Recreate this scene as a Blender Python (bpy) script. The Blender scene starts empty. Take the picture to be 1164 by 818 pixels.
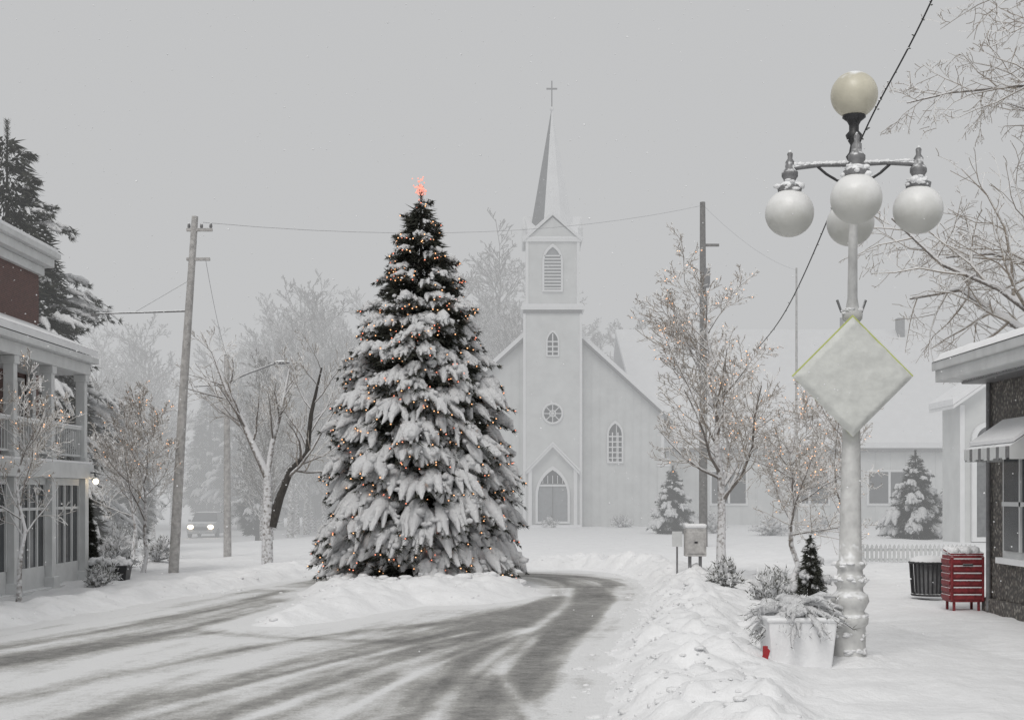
import bpy, bmesh, math, random
import numpy as np
from mathutils import Vector
S=bpy.context.scene
R=np.random.RandomState(7)
# ------------------------------------------------------------ materials
def nt(m): 
    m.use_nodes=True; return m.node_tree.nodes, m.node_tree.links
def setup(name):
    m=bpy.data.materials.new(name); n,l=nt(m)
    return m,n,l,n['Principled BSDF']
def mix(n,l,fac,a,b):
    x=n.new('ShaderNodeMix'); x.data_type='RGBA'
    def s(i,v):
        if isinstance(v,tuple): x.inputs[i].default_value=(*v,1) if len(v)==3 else v
        elif isinstance(v,float): x.inputs[i].default_value=v
        else: l.new(v,x.inputs[i])
    s(0,fac); s(6,a); s(7,b)
    return x.outputs[2]
def noise(n,l,scale,detail=3,rough=.6,vec=None):
    t=n.new('ShaderNodeTexNoise'); t.inputs['Scale'].default_value=scale; t.inputs['Detail'].default_value=detail
    t.inputs['Roughness'].default_value=rough
    if vec is None:
        c=n.new('ShaderNodeTexCoord'); vec=c.outputs['Object']
    l.new(vec,t.inputs['Vector']); return t.outputs['Fac']
def ramp(n,l,v,a,b,c=0.,d=1.):
    r=n.new('ShaderNodeMapRange'); r.inputs[1].default_value=a; r.inputs[2].default_value=b
    r.inputs[3].default_value=c; r.inputs[4].default_value=d; l.new(v,r.inputs[0]); return r.outputs[0]
def bump(n,l,p,h,strength=.3,dist=.02):
    b=n.new('ShaderNodeBump'); b.inputs['Strength'].default_value=strength; b.inputs['Distance'].default_value=dist
    l.new(h,b.inputs['Height']); l.new(b.outputs[0],p.inputs['Normal'])
def mat(name,col,rough=.7,var=.2,scale=6.,bmp=.2,snow=None,metal=0.,snowcol=(.86,.87,.88)):
    m,n,l,p=setup(name)
    f=noise(n,l,scale,2)
    c=mix(n,l,ramp(n,l,f,.3,.7),tuple(x*(1-var) for x in col),tuple(min(1,x*(1+var)) for x in col))
    if snow is not None:
        g=n.new('ShaderNodeNewGeometry'); s=n.new('ShaderNodeSeparateXYZ'); l.new(g.outputs['Normal'],s.inputs[0])
        f2=noise(n,l,scale*1.7,1)
        a=n.new('ShaderNodeMath'); a.operation='MULTIPLY_ADD'; l.new(f2,a.inputs[0]); a.inputs[1].default_value=.8
        l.new(s.outputs[2],a.inputs[2])
        c=mix(n,l,ramp(n,l,a.outputs[0],snow+.3,snow+.55),c,snowcol)
    l.new(c,p.inputs['Base Color']); p.inputs['Roughness'].default_value=rough; p.inputs['Metallic'].default_value=metal
    if bmp: bump(n,l,p,f,bmp)
    return m
def emis(name,col,st):
    m,n,l,p=setup(name); p.inputs['Base Color'].default_value=(*col,1)
    p.inputs['Emission Color'].default_value=(*col,1); p.inputs['Emission Strength'].default_value=st
    return m
def snowmat(name,col=(.86,.865,.875),dirt=.0,bs=.35,bd=.04,sc=14):
    m,n,l,p=setup(name)
    f=noise(n,l,2.2,3,.65); f3=noise(n,l,sc,4,.7)
    c=mix(n,l,ramp(n,l,f,.35,.7),tuple(x*.93 for x in col),col)
    if dirt:
        c=mix(n,l,ramp(n,l,f3,.45,.75,0,dirt),c,(.38,.36,.33))
    l.new(c,p.inputs['Base Color']); p.inputs['Roughness'].default_value=.75
    bump(n,l,p,f3,bs,bd); return m
SNOW=snowmat('snow'); SNOWB=snowmat('snow_bank_dirty',(.85,.855,.865),.18,.6,.05,16)
SNOWT=snowmat('snow_on_boughs',(.84,.845,.855),0,1.,.07,19)
GROUND=snowmat('ground_snow',(.86,.865,.875),.10,.5,.05,9)
NEEDLE=mat('needles',(.042,.044,.034),.8,.4,9,0)
NEEDLE2=mat('needles_frosted',(.10,.10,.085),.8,.4,9,0,snow=.05)
BARK=mat('bark_snowy',(.20,.18,.165),.9,.3,9,.3,snow=-.08,snowcol=(.72,.72,.73))
BARKD=mat('bark_dark',(.05,.045,.04),.9,.3,12,.3,snow=.45)
BARKF=mat('bark_distant',(.16,.145,.13),.9,.3,3,0,snow=.03,snowcol=(.7,.7,.7))
TWIG=mat('twig_snowy',(.35,.305,.26),.9,.3,14,0,snow=-.2,snowcol=(.76,.755,.75))
WOODP=mat('pole_wood',(.42,.41,.40),.85,.25,10,.3,snow=.7)
POLED=mat('pole_dark_wood',(.16,.155,.15),.85,.25,10,.3,snow=.7)
WHITE=mat('white_paint',(.62,.63,.63),.6,.08,3,.1,snow=.75)
CHW=mat('church_paint',(.64,.65,.645),.7,.07,1.2,.1)
TRIM=mat('church_trim',(.78,.785,.79),.6,.04,2,0)
DOOR=mat('church_door',(.26,.27,.28),.6,.1,4,0)
GLASS=mat('window_glass',(.045,.05,.055),.12,.3,3,0)
SLATE=mat('spire_slate',(.16,.165,.17),.7,.2,5,.2)
BLACK=mat('black_iron',(.03,.03,.032),.5,.2,12,.1,snow=.75)
IRON=mat('grey_iron',(.18,.18,.185),.5,.2,12,.1,snow=.4)
LAMPW=mat('lamp_post_paint',(.58,.58,.57),.55,.14,9,.35,snow=.45)
RED=mat('red_paint',(.20,.025,.03),.55,.35,14,.2,snow=.35)
REDP=mat('red_stake_paint',(.35,.02,.025),.5,.2,14,.1)
YEL=mat('sign_yellow_green',(.48,.53,.17),.5,.1,8,0)
SIGNSNOW=mat('sign_snow_crust',(.60,.61,.585),.8,.07,9,.6)
ORANGE=emis('string_light_orange',(1,.50,.24),2.2)
REDL=emis('string_light_red',(1,.30,.18),1.9)
STAR=emis('tree_star_glow',(1,.42,.32),.55)
WARM=emis('warm_lamp',(1,.78,.5),9)
def globe(name,c,):
    m,n,l,p=setup(name)
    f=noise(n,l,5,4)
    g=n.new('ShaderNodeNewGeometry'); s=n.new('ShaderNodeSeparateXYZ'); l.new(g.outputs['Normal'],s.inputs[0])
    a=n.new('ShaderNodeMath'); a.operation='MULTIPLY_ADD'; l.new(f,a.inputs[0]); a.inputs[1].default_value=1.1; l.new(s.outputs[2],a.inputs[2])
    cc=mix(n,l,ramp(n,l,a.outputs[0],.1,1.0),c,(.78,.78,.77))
    l.new(cc,p.inputs['Base Color']); p.inputs['Roughness'].default_value=.4
    bump(n,l,p,f,.3,.03); return m
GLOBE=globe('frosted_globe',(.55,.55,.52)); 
GLOBEC=mat('cream_globe',(.56,.53,.43),.4,.10,5,.1,snow=.75)
BRICK,n,l,p=setup('brick')
tc=n.new('ShaderNodeTexCoord'); sp=n.new('ShaderNodeSeparateXYZ'); cb=n.new('ShaderNodeCombineXYZ'); l.new(tc.outputs['Object'],sp.inputs[0])
ad=n.new('ShaderNodeMath'); l.new(sp.outputs[0],ad.inputs[0]); l.new(sp.outputs[1],ad.inputs[1])
l.new(ad.outputs[0],cb.inputs[0]); l.new(sp.outputs[2],cb.inputs[1])
bt=n.new('ShaderNodeTexBrick'); l.new(cb.outputs[0],bt.inputs['Vector']); bt.inputs['Scale'].default_value=7
bt.inputs['Color1'].default_value=(.15,.08,.07,1); bt.inputs['Color2'].default_value=(.10,.06,.055,1); bt.inputs['Mortar'].default_value=(.22,.19,.18,1)
bt.inputs['Mortar Size'].default_value=.02; l.new(bt.outputs[0],p.inputs['Base Color']); p.inputs['Roughness'].default_value=.85
STONE,n,l,p=setup('pebble_stone')
vo=n.new('ShaderNodeTexVoronoi'); vo.inputs['Scale'].default_value=18; tc=n.new('ShaderNodeTexCoord'); l.new(tc.outputs['Object'],vo.inputs['Vector'])
sx=n.new('ShaderNodeSeparateXYZ'); l.new(vo.outputs['Color'],sx.inputs[0])
c=mix(n,l,sx.outputs[0],(.15,.135,.12),(.34,.32,.29)); c=mix(n,l,ramp(n,l,vo.outputs['Distance'],.3,.6),c,(.10,.095,.09))
l.new(c,p.inputs['Base Color']); p.inputs['Roughness'].default_value=.85; bump(n,l,p,vo.outputs['Distance'],.7,-.03)
# road
ROAD,n,l,p=setup('wet_asphalt_with_slush')
at=n.new('ShaderNodeAttribute'); at.attribute_name='cover'
f1=noise(n,l,1.3,4,.65); f2=noise(n,l,7,5,.7); f3=noise(n,l,38,3,.6)
def madd(a,k,b):
    x=n.new('ShaderNodeMath'); x.operation='MULTIPLY_ADD'; l.new(a,x.inputs[0]); x.inputs[1].default_value=k
    if isinstance(b,float): x.inputs[2].default_value=b
    else: l.new(b,x.inputs[2])
    return x.outputs[0]
v=madd(f1,.6,at.outputs['Fac']); v=madd(f2,.9,v); v=madd(f3,.7,v)
asp=mix(n,l,f2,(.13,.13,.128),(.22,.217,.21))
c=mix(n,l,ramp(n,l,v,.65,1.3),asp,(.43,.425,.41)); fac=ramp(n,l,v,1.2,1.8); c=mix(n,l,fac,c,(.79,.795,.80)); l.new(c,p.inputs['Base Color'])
p.inputs['Roughness'].default_value=.8; p.inputs['Specular IOR Level'].default_value=.25; bump(n,l,p,v,.6,.06)
# ------------------------------------------------------------ mesh buffer
def tmpl(sub):
    bm=bmesh.new(); bmesh.ops.create_icosphere(bm,subdivisions=sub,radius=1)
    v=np.array([x.co[:] for x in bm.verts]); f=np.array([[q.index for q in x.verts] for x in bm.faces]); bm.free(); return v,f
ICO={1:tmpl(1),2:tmpl(2),3:tmpl(3),4:tmpl(4)}
class Buf:
    def __init__(s): s.V=[];s.F=[];s.n=0;s.mats=[]
    def mi(s,m):
        if m not in s.mats: s.mats.append(m)
        return s.mats.index(m)
    def add(s,v,f,m,smooth=False):
        v=np.asarray(v,float).reshape(-1,3); f=np.asarray(f,int)
        s.V.append(v); s.F.append((f+s.n,s.mi(m),smooth)); s.n+=len(v)
    def box(s,x0,x1,y0,y1,z0,z1,m):
        v=[(x,y,z) for x in (x0,x1) for y in (y0,y1) for z in (z0,z1)]
        s.add(v,[[0,1,3,2],[4,6,7,5],[0,4,5,1],[2,3,7,6],[0,2,6,4],[1,5,7,3]],m)
    def slab(s,q,t,m):
        q=np.array(q,float); t=np.array(t,float); k=len(q); v=np.vstack([q,q+t]);
        if k==4: s.add(v,[[0,1,2,3],[7,6,5,4]]+[[i,(i+1)%4+0,(i+1)%4+4,i+4] for i in range(4)],m)
        else:
            s.add(v,[list(range(k)),list(range(2*k-1,k-1,-1))],m); s.add(v,[[i,(i+1)%k,(i+1)%k+k,i+k] for i in range(k)],m)
    def tube(s,pts,rad,k,m,smooth=True,cap=False,jit=0):
        P=np.array([tuple(q) for q in pts],float); N=len(P); rad=np.ones(N)*rad if np.isscalar(rad) else np.array(rad)
        t=np.gradient(P,axis=0); ref=np.zeros(3); ref[int(np.argmin(np.ptp(P,axis=0)))]=1.
        u=np.cross(t,ref); u/=np.linalg.norm(u,axis=1)[:,None]+1e-9; w=np.cross(t,u); w/=np.linalg.norm(w,axis=1)[:,None]+1e-9
        th=np.arange(k)*2*math.pi/k
        rr=rad[:,None,None]*(1+jit*R.randn(N,k,1)) if jit else rad[:,None,None]
        V=P[:,None,:]+rr*(u[:,None,:]*np.cos(th)[None,:,None]+w[:,None,:]*np.sin(th)[None,:,None])
        i=np.arange(N-1)[:,None]*k; j=np.arange(k)[None,:]; jn=(j+1)%k
        F=np.stack([i+j,i+jn,i+k+jn,i+k+j],-1).reshape(-1,4)
        s.add(V.reshape(-1,3),F,m,smooth)
        if cap:
            s.add(V[0],[list(range(k))],m); s.add(V[-1],[list(range(k))],m)
    def lathe(s,x,y,prof,m,k=24):
        s.tube([(x,y,z) for z,r in prof],[r for z,r in prof],k,m,True,True)
    def ball(s,c,r,m,sub=3,jit=0):
        v,f=ICO[sub]; r=np.ones(3)*r; vv=v*(1+jit*R.randn(len(v),1)); s.add(vv*r+np.array(c),f,m,True)
    def blobs(s,C,Rd,m,jit=.15,sub=1):
        C=np.asarray(C,float); N=len(C)
        if N==0: return
        Rd=np.asarray(Rd,float)
        if Rd.ndim==1: Rd=np.repeat(Rd[:,None],3,1)*np.array([1,1,.75])
        v,f=ICO[sub]; a=R.rand(N)*6.28
        ca,sa=np.cos(a)[:,None],np.sin(a)[:,None]
        vx=v[None,:,0]*ca-v[None,:,1]*sa; vy=v[None,:,0]*sa+v[None,:,1]*ca; vz=np.repeat(v[None,:,2],N,0)
        V=np.stack([vx,vy,vz],-1)*(1+jit*R.randn(N,len(v),1))*Rd[:,None,:]+C[:,None,:]
        F=f[None]+(np.arange(N)*len(v))[:,None,None]
        s.add(V.reshape(-1,3),F.reshape(-1,3),m,True)
    def needles(s,P,D,L,W,m):
        P=np.asarray(P);D=np.asarray(D); N=len(P)
        if N==0: return
        D=D/(np.linalg.norm(D,axis=1)[:,None]+1e-9); u=np.cross(D,R.randn(N,3)); u/=np.linalg.norm(u,axis=1)[:,None]+1e-9
        L=np.ones(N)*L; W=np.ones(N)*W
        V=np.stack([P-u*W[:,None],P+u*W[:,None],P+D*L[:,None]],1)
        s.add(V.reshape(-1,3),np.arange(3*N).reshape(-1,3),m)
    def mesh(s,name):
        me=bpy.data.meshes.new(name); V=np.vstack(s.V); me.vertices.add(len(V)); me.vertices.foreach_set('co',V.ravel())
        li=[];ls=[];mi=[];sm=[];o=0
        for f,m,smo in s.F:
            if len(f)==0: continue
            k=f.shape[1]; li.append(f.ravel()); ls.append(o+np.arange(len(f))*k); o+=f.size
            mi.append(np.full(len(f),m)); sm.append(np.full(len(f),smo))
        li=np.concatenate(li);ls=np.concatenate(ls)
        me.loops.add(len(li)); me.loops.foreach_set('vertex_index',li.astype(np.int32))
        me.polygons.add(len(ls)); me.polygons.foreach_set('loop_start',ls.astype(np.int32))
        me.polygons.foreach_set('material_index',np.concatenate(mi).astype(np.int32))
        me.polygons.foreach_set('use_smooth',np.concatenate(sm).astype(bool))
        for m in s.mats: me.materials.append(m)
        me.update(calc_edges=True); me.validate(); return me
def link(o): S.collection.objects.link(o); return o
def empty(name,loc=(0,0,0)):
    o=bpy.data.objects.new(name,None); o.location=loc; o.empty_display_size=.3; return link(o)
def obj(name,buf,parent=None,loc=(0,0,0),bevel=0):
    me=buf.mesh(name) if isinstance(buf,Buf) else buf
    o=bpy.data.objects.new(name,me); o.location=loc; link(o)
    if parent: o.parent=parent
    if bevel:
        b=o.modifiers.new('b','BEVEL'); b.width=bevel; b.segments=2; b.limit_method='ANGLE'
    return o
def sstep(a,b,x):
    t=np.clip((x-a)/(b-a),0,1); return t*t*(3-2*t)
TAB=np.random.RandomState(3).rand(256,256)
def vn(x,y,s):
    x=x*s+37.3;y=y*s+91.7; xi=np.floor(x).astype(int);yi=np.floor(y).astype(int); fx=x-xi;fy=y-yi; fx=fx*fx*(3-2*fx);fy=fy*fy*(3-2*fy)
    g=lambda a,b:TAB[a%256,b%256]
    return (g(xi,yi)*(1-fx)+g(xi+1,yi)*fx)*(1-fy)+(g(xi,yi+1)*(1-fx)+g(xi+1,yi+1)*fx)*fy
def fbm(x,y,s,o=4):
    r=0;a=.5
    for i in range(o): r=r+a*vn(x,y,s); s*=2.1; a*=.5
    return r
# ------------------------------------------------------------ ground
def road_sd(x,y):
    xr=np.interp(y,[0,5,11.3,14.6,18.2,24.3,29.1,32,34],[1.1,.9,.75,.97,1.5,2.3,2.65,2.3,1.0])
    xl=np.interp(y,[0,11,15,18.8,23.7,28,30.6,34],[-9.5,-9,-8,-6.8,-5.9,-4.9,-4.4,-4.2])
    s=np.minimum(np.minimum(xr-x,x-xl),33.2-y)
    e=(np.sqrt(((x+1.7)/2.25)**2+((y-25.9)/3.3)**2)-1)*2.25
    ax,ay,bx,by=-2.2,24.0,-3.2,19.6
    t=np.clip(((x-ax)*(bx-ax)+(y-ay)*(by-ay))/((bx-ax)**2+(by-ay)**2),0,1)
    d=np.hypot(x-(ax+t*(bx-ax)),y-(ay+t*(by-ay)))-(1.3-.9*t)
    isl=np.minimum(e,d)
    return np.minimum(s,isl)+(fbm(x,y,1.2,4)-.45)*.55, isl
def gz(x,y):
    x=np.asarray(x,float);y=np.asarray(y,float)
    s,isl=road_sd(x,y); o=-s
    right=sstep(.3,1.5,x)*(isl>.6)
    bh=np.where(isl<.5,.05,.11+.15*right)
    lump=fbm(x,y,2.4,4)
    h=sstep(-.05,.5,o)*(.08+.06*(lump-.5))+bh*np.exp(-((o-.85)/.65)**2)*(.1+1.7*lump)*(o>0)*sstep(0,.4,o)
    h=h+right*.12*np.exp(-((o-1.0)/.9)**2)*(fbm(x,y,4.2,3)-.47)*sstep(0,.3,o)*1.6
    h=np.where(isl<0,h+sstep(0,1.1,-isl)*(.16+.30*(fbm(x,y,3.4,4)-.42)),h)
    h=np.where(o<0,-.05+.05*sstep(-.15,0,o),h)
    far=sstep(.5,3,o); walk=sstep(3.8,4.3,x)*(1-sstep(6.8,7.2,x))*(1-sstep(27,30,y))
    h=h+far*(fbm(x,y,.5,3)-.42)*.16*(1-.8*walk)+far*(fbm(x,y,2.2,4)-.45)*.08*(1-.6*walk)
    h=h-walk*.06*np.exp(-((x-5.2-.25*np.sin(y*.5))/.45)**2)*(.4+1.2*fbm(x,y,3.1,3))
    h=h-1.1*sstep(38,88,y)*sstep(-5,-14,x)
    h=h+np.where(y>150,(y-150)*.02,0)
    return h
def GZ(x,y): return float(gz(np.array([x]),np.array([y]))[0])
def axis(a,b,st,lo,hi,g=1.13):
    c=list(np.arange(a,b,st)); x=b;d=st
    while x<hi: c.append(x); d*=g; x+=d
    c.append(hi); x=a;d=st; L=[]
    while x>lo: d*=g; x-=d; L.append(x)
    return np.array(sorted(L)+c)
gx=axis(-9,8,.065,-700,700); gy=axis(8,35,.075,-60,1200)
X,Y=np.meshgrid(gx,gy); Z=gz(X,Y)
b=Buf(); nx=len(gx);ny=len(gy)
i=(np.arange(ny-1)[:,None]*nx+np.arange(nx-1)[None,:]); F=np.stack([i,i+1,i+nx+1,i+nx],-1).reshape(-1,4)
b.add(np.stack([X,Y,Z],-1).reshape(-1,3),F,GROUND,True); obj('ground',b)
# road sheet
rx=np.arange(-10,3.8,.045); ry=np.arange(2,34.8,.09); X,Y=np.meshgrid(rx,ry); nx=len(rx);ny=len(ry)
b=Buf(); i=(np.arange(ny-1)[:,None]*nx+np.arange(nx-1)[None,:]); F=np.stack([i,i+1,i+nx+1,i+nx],-1).reshape(-1,4)
b.add(np.stack([X,Y,0*X+.0],-1).reshape(-1,3),F,ROAD,True); ro=obj('road',b)
def pdist(path):
    D=np.full(X.shape,1e9); SG_=np.zeros(X.shape); A=np.zeros(X.shape); acc=0
    P=np.array(path,float); t=np.linspace(0,len(P)-1,len(P)*5); k=np.arange(len(P))
    Q=np.stack([np.interp(t,k,P[:,0]),np.interp(t,k,P[:,1])],1)
    for _ in range(4): Q[1:-1]=(Q[:-2]+Q[1:-1]*2+Q[2:])/4
    for (ax,ay),(bx,by) in zip(Q[:-1],Q[1:]):
        ln=math.hypot(bx-ax,by-ay)+1e-9
        t=np.clip(((X-ax)*(bx-ax)+(Y-ay)*(by-ay))/(ln*ln),0,1)
        d=np.hypot(X-(ax+t*(bx-ax)),Y-(ay+t*(by-ay))); q=d<D
        sg=np.sign((X-ax)*(by-ay)-(Y-ay)*(bx-ax))
        D=np.where(q,d,D); SG_=np.where(q,sg,SG_); A=np.where(q,acc+t*ln,A); acc+=ln
    return D,D*SG_,A
cov=np.ones(X.shape)*.74
W=[([(-.6,2),(-.45,9),(-.3,13),(.2,17),(.85,21),(1.5,25),(1.6,28.5),(1.1,30.8),(-.4,31.8),(-2.5,31.5)],1.05,.9),
   ([(-4.6,8),(-3.3,11.3),(-2.3,14.6),(-1.0,18),(.3,21.5),(1.3,24.5)],.6,.7),
   ([(-3.4,8),(-2.4,11),(-1.5,14),(-.4,17.5),(.6,21)],.45,.6),
   ([(-7.5,12.5),(-6,16.6),(-4.9,20.8),(-4.3,25),(-3.9,29),(-3.2,31.5)],.30,.75),
   ([(-7,11),(-5.2,15.6),(-4.3,19.4),(-3.75,24.5),(-3.5,28.5),(-2.6,31)],.30,.8),
   ([(-6,8.5),(-4.4,12.5),(-3.3,16.0),(-2.2,18.3),(-.6,20.2),(.5,22.5)],.25,.5),
   ([(-9,9),(-6.6,13.5),(-4.9,16.8),(-3.9,18.6)],.5,.4),
   ([(-4.0,18.5),(-2.6,17.6),(-1.2,17.2),(.2,18.2),(1.2,20.5)],.22,.45),
   ([(-8,15),(-6.3,18.6),(-5.3,22.6),(-4.7,27),(-4,30)],.2,.5)]
for j,(pth,w,k) in enumerate(W):
    D,sgd,A=pdist(pth); st=fbm(sgd+j*11,A*.07,5.0,4)
    cov-=k*np.exp(-(D/w)**2)*(.25+1.55*st)
    if j==0: cov+=(fbm(sgd+50,A*.06,3.0,4)-.45)*1.0
    if j==1: cov+=(fbm(sgd+90,A*.06,6.,3)-.45)*.4
cov=np.maximum(cov,-.22)
for pth,w,k in [([(-.9,3),(-.75,10),(-.45,14),(.3,19),(.9,23),(1.1,27)],.10,.5),([(.15,3),(.3,10),(.5,14),(1.0,18),(1.75,23),(2.1,27.5)],.10,.5),([(-2.6,9),(-2.0,12),(-1.0,15.5),(.2,19)],.12,.5),([(-1.7,9),(-1.35,12),(-.7,15.5),(.45,19.5)],.06,.4),([(.5,9),(.1,12),(-.15,14.5),(.3,17.5)],.07,.4),([(-3.6,9),(-2.9,12),(-1.9,15),(-.5,18.5)],.09,.45)]:
    D,sgd,A=pdist(pth); cov+=k*np.exp(-(D/w)**2)*(.4+1.2*vn(A,A*0,.8))
sd,_=road_sd(X,Y); cov+=.8*np.exp(-(np.maximum(sd,0)/.34)**2)+ (fbm(X,Y,.7,3)-.45)*.5
a=ro.data.attributes.new('cover','FLOAT','POINT'); a.data.foreach_set('value',cov.ravel().astype(np.float32))
# snow clods
b=Buf(); N=9000; x=R.uniform(-9,4.2,N); y=R.uniform(9,34,N); s,isl=road_sd(x,y); o=-s
k=(o>-.35)&(o<1.5)&(R.rand(N)<np.where((x>.3)&(isl>.4),.45,.25)*np.exp(-np.abs(o-.15)/.5)); x=x[k];y=y[k]
N=500; xx=R.normal(1.4,.45,N); yy=R.uniform(9.5,24,N); xx=xx+np.interp(yy,[9,14.6,18.2,24.3],[-.1,0,.4,1.1]); s,_=road_sd(xx,yy); q=(s<.05)
x=np.r_[x,xx[q]];y=np.r_[y,yy[q]]; r=np.clip(R.lognormal(-4.2,.5,len(x)),.007,.045)
N=220; a=R.uniform(0,6.28,N); rr=R.uniform(1.45,1.95,N); x=np.r_[x,-1.72+rr*np.cos(a)]; y=np.r_[y,27.0+rr*1.1*np.sin(a)]; r=np.r_[r,R.uniform(.03,.10,N)]
b.blobs(np.stack([x,y,np.maximum(gz(x,y),0)],1),np.stack([r*R.uniform(.9,1.9,len(r)),r*R.uniform(.9,1.6,len(r)),r*R.uniform(.5,.8,len(r))],1),SNOWB,.1,2)
obj('snow_bank',b)
# ------------------------------------------------------------ trees
def grow(rng,pts,rads,lvl,maxl,chains,o):
    chains.append((pts,rads,lvl))
    if lvl>=maxl: return
    L=sum((pts[i+1]-pts[i]).length for i in range(len(pts)-1)); nc=o['n'][lvl]
    for c in range(nc):
        t=o['t0'][lvl]+(1-o['t0'][lvl])*(c+rng.random())/nc; f=min(t*(len(pts)-1),len(pts)-1.001); i=int(f)
        p=pts[i].lerp(pts[i+1],f-i); d=(pts[i+1]-pts[i]).normalized(); r=rads[i]+(rads[i+1]-rads[i])*(f-i)
        perp=d.cross(Vector((rng.gauss(0,1),rng.gauss(0,1),rng.gauss(0,1)))).normalized()
        an=math.radians(rng.uniform(*o['ang'])); nd=(d*math.cos(an)+perp*math.sin(an)); 
        l=L*o['ratio'][lvl]*(1.15-.65*t)*rng.uniform(.7,1.2); ns=o.get('ns',4); q=p.copy(); np_=[q.copy()]; nr=[max(r*o.get('rr',.55),o['rmin'])]
        for s_ in range(ns):
            nd=(nd+Vector((rng.gauss(0,1),rng.gauss(0,1),rng.gauss(0,1)))*o['wig']+Vector((0,0,o['up']))).normalized()
            q=q+nd*l/ns; np_.append(q.copy()); nr.append(max(nr[0]*(1-.75*(s_+1)/ns),o['rmin']))
        grow(rng,np_,nr,lvl+1,maxl,chains,o)
def trunkline(rng,H,r,lean=(0,0),wig=.04,n=8):
    P=[];Rr=[]
    for i in range(n+1):
        t=i/n; P.append(Vector((lean[0]*t*t+rng.gauss(0,wig)*(i>0),lean[1]*t*t+rng.gauss(0,wig)*(i>0),H*t))); Rr.append(r*(1-.82*t)*(1.25 if i==0 else 1))
    return P,Rr
BASE=dict(n=[14,7,6,4],t0=[.3,.2,.15,.1],ratio=[.55,.5,.5,.5],ang=(28,60),wig=.16,up=.08,rmin=.006)
def baretree(seed,H,r,maxl=4,lean=(0,0),mT=BARK,mt=TWIG,lights=0,**kw):
    rng=random.Random(seed); o=dict(BASE); o.update(kw); ch=[]
    lines=[trunkline(rng,H,r,lean)]
    for P,Rr in lines: grow(rng,P,Rr,0,maxl,ch,o)
    b=Buf()
    for P,Rr,lv in ch: b.tube(P,Rr,[8,6,4,3,3][lv],mT if lv<2 else mt,lv<3)
    lb=None
    if lights:
        lb=Buf(); e=[c for c in ch if c[2]>=2]; 
        pts=[ (c[0][rng.randrange(len(c[0]))]) for c in rng.sample(e,min(lights,len(e)))]
        lb.blobs(np.array([tuple(p) for p in pts]),np.full(len(pts),.0105),ORANGE,0)
    return b,lb,ch
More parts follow.
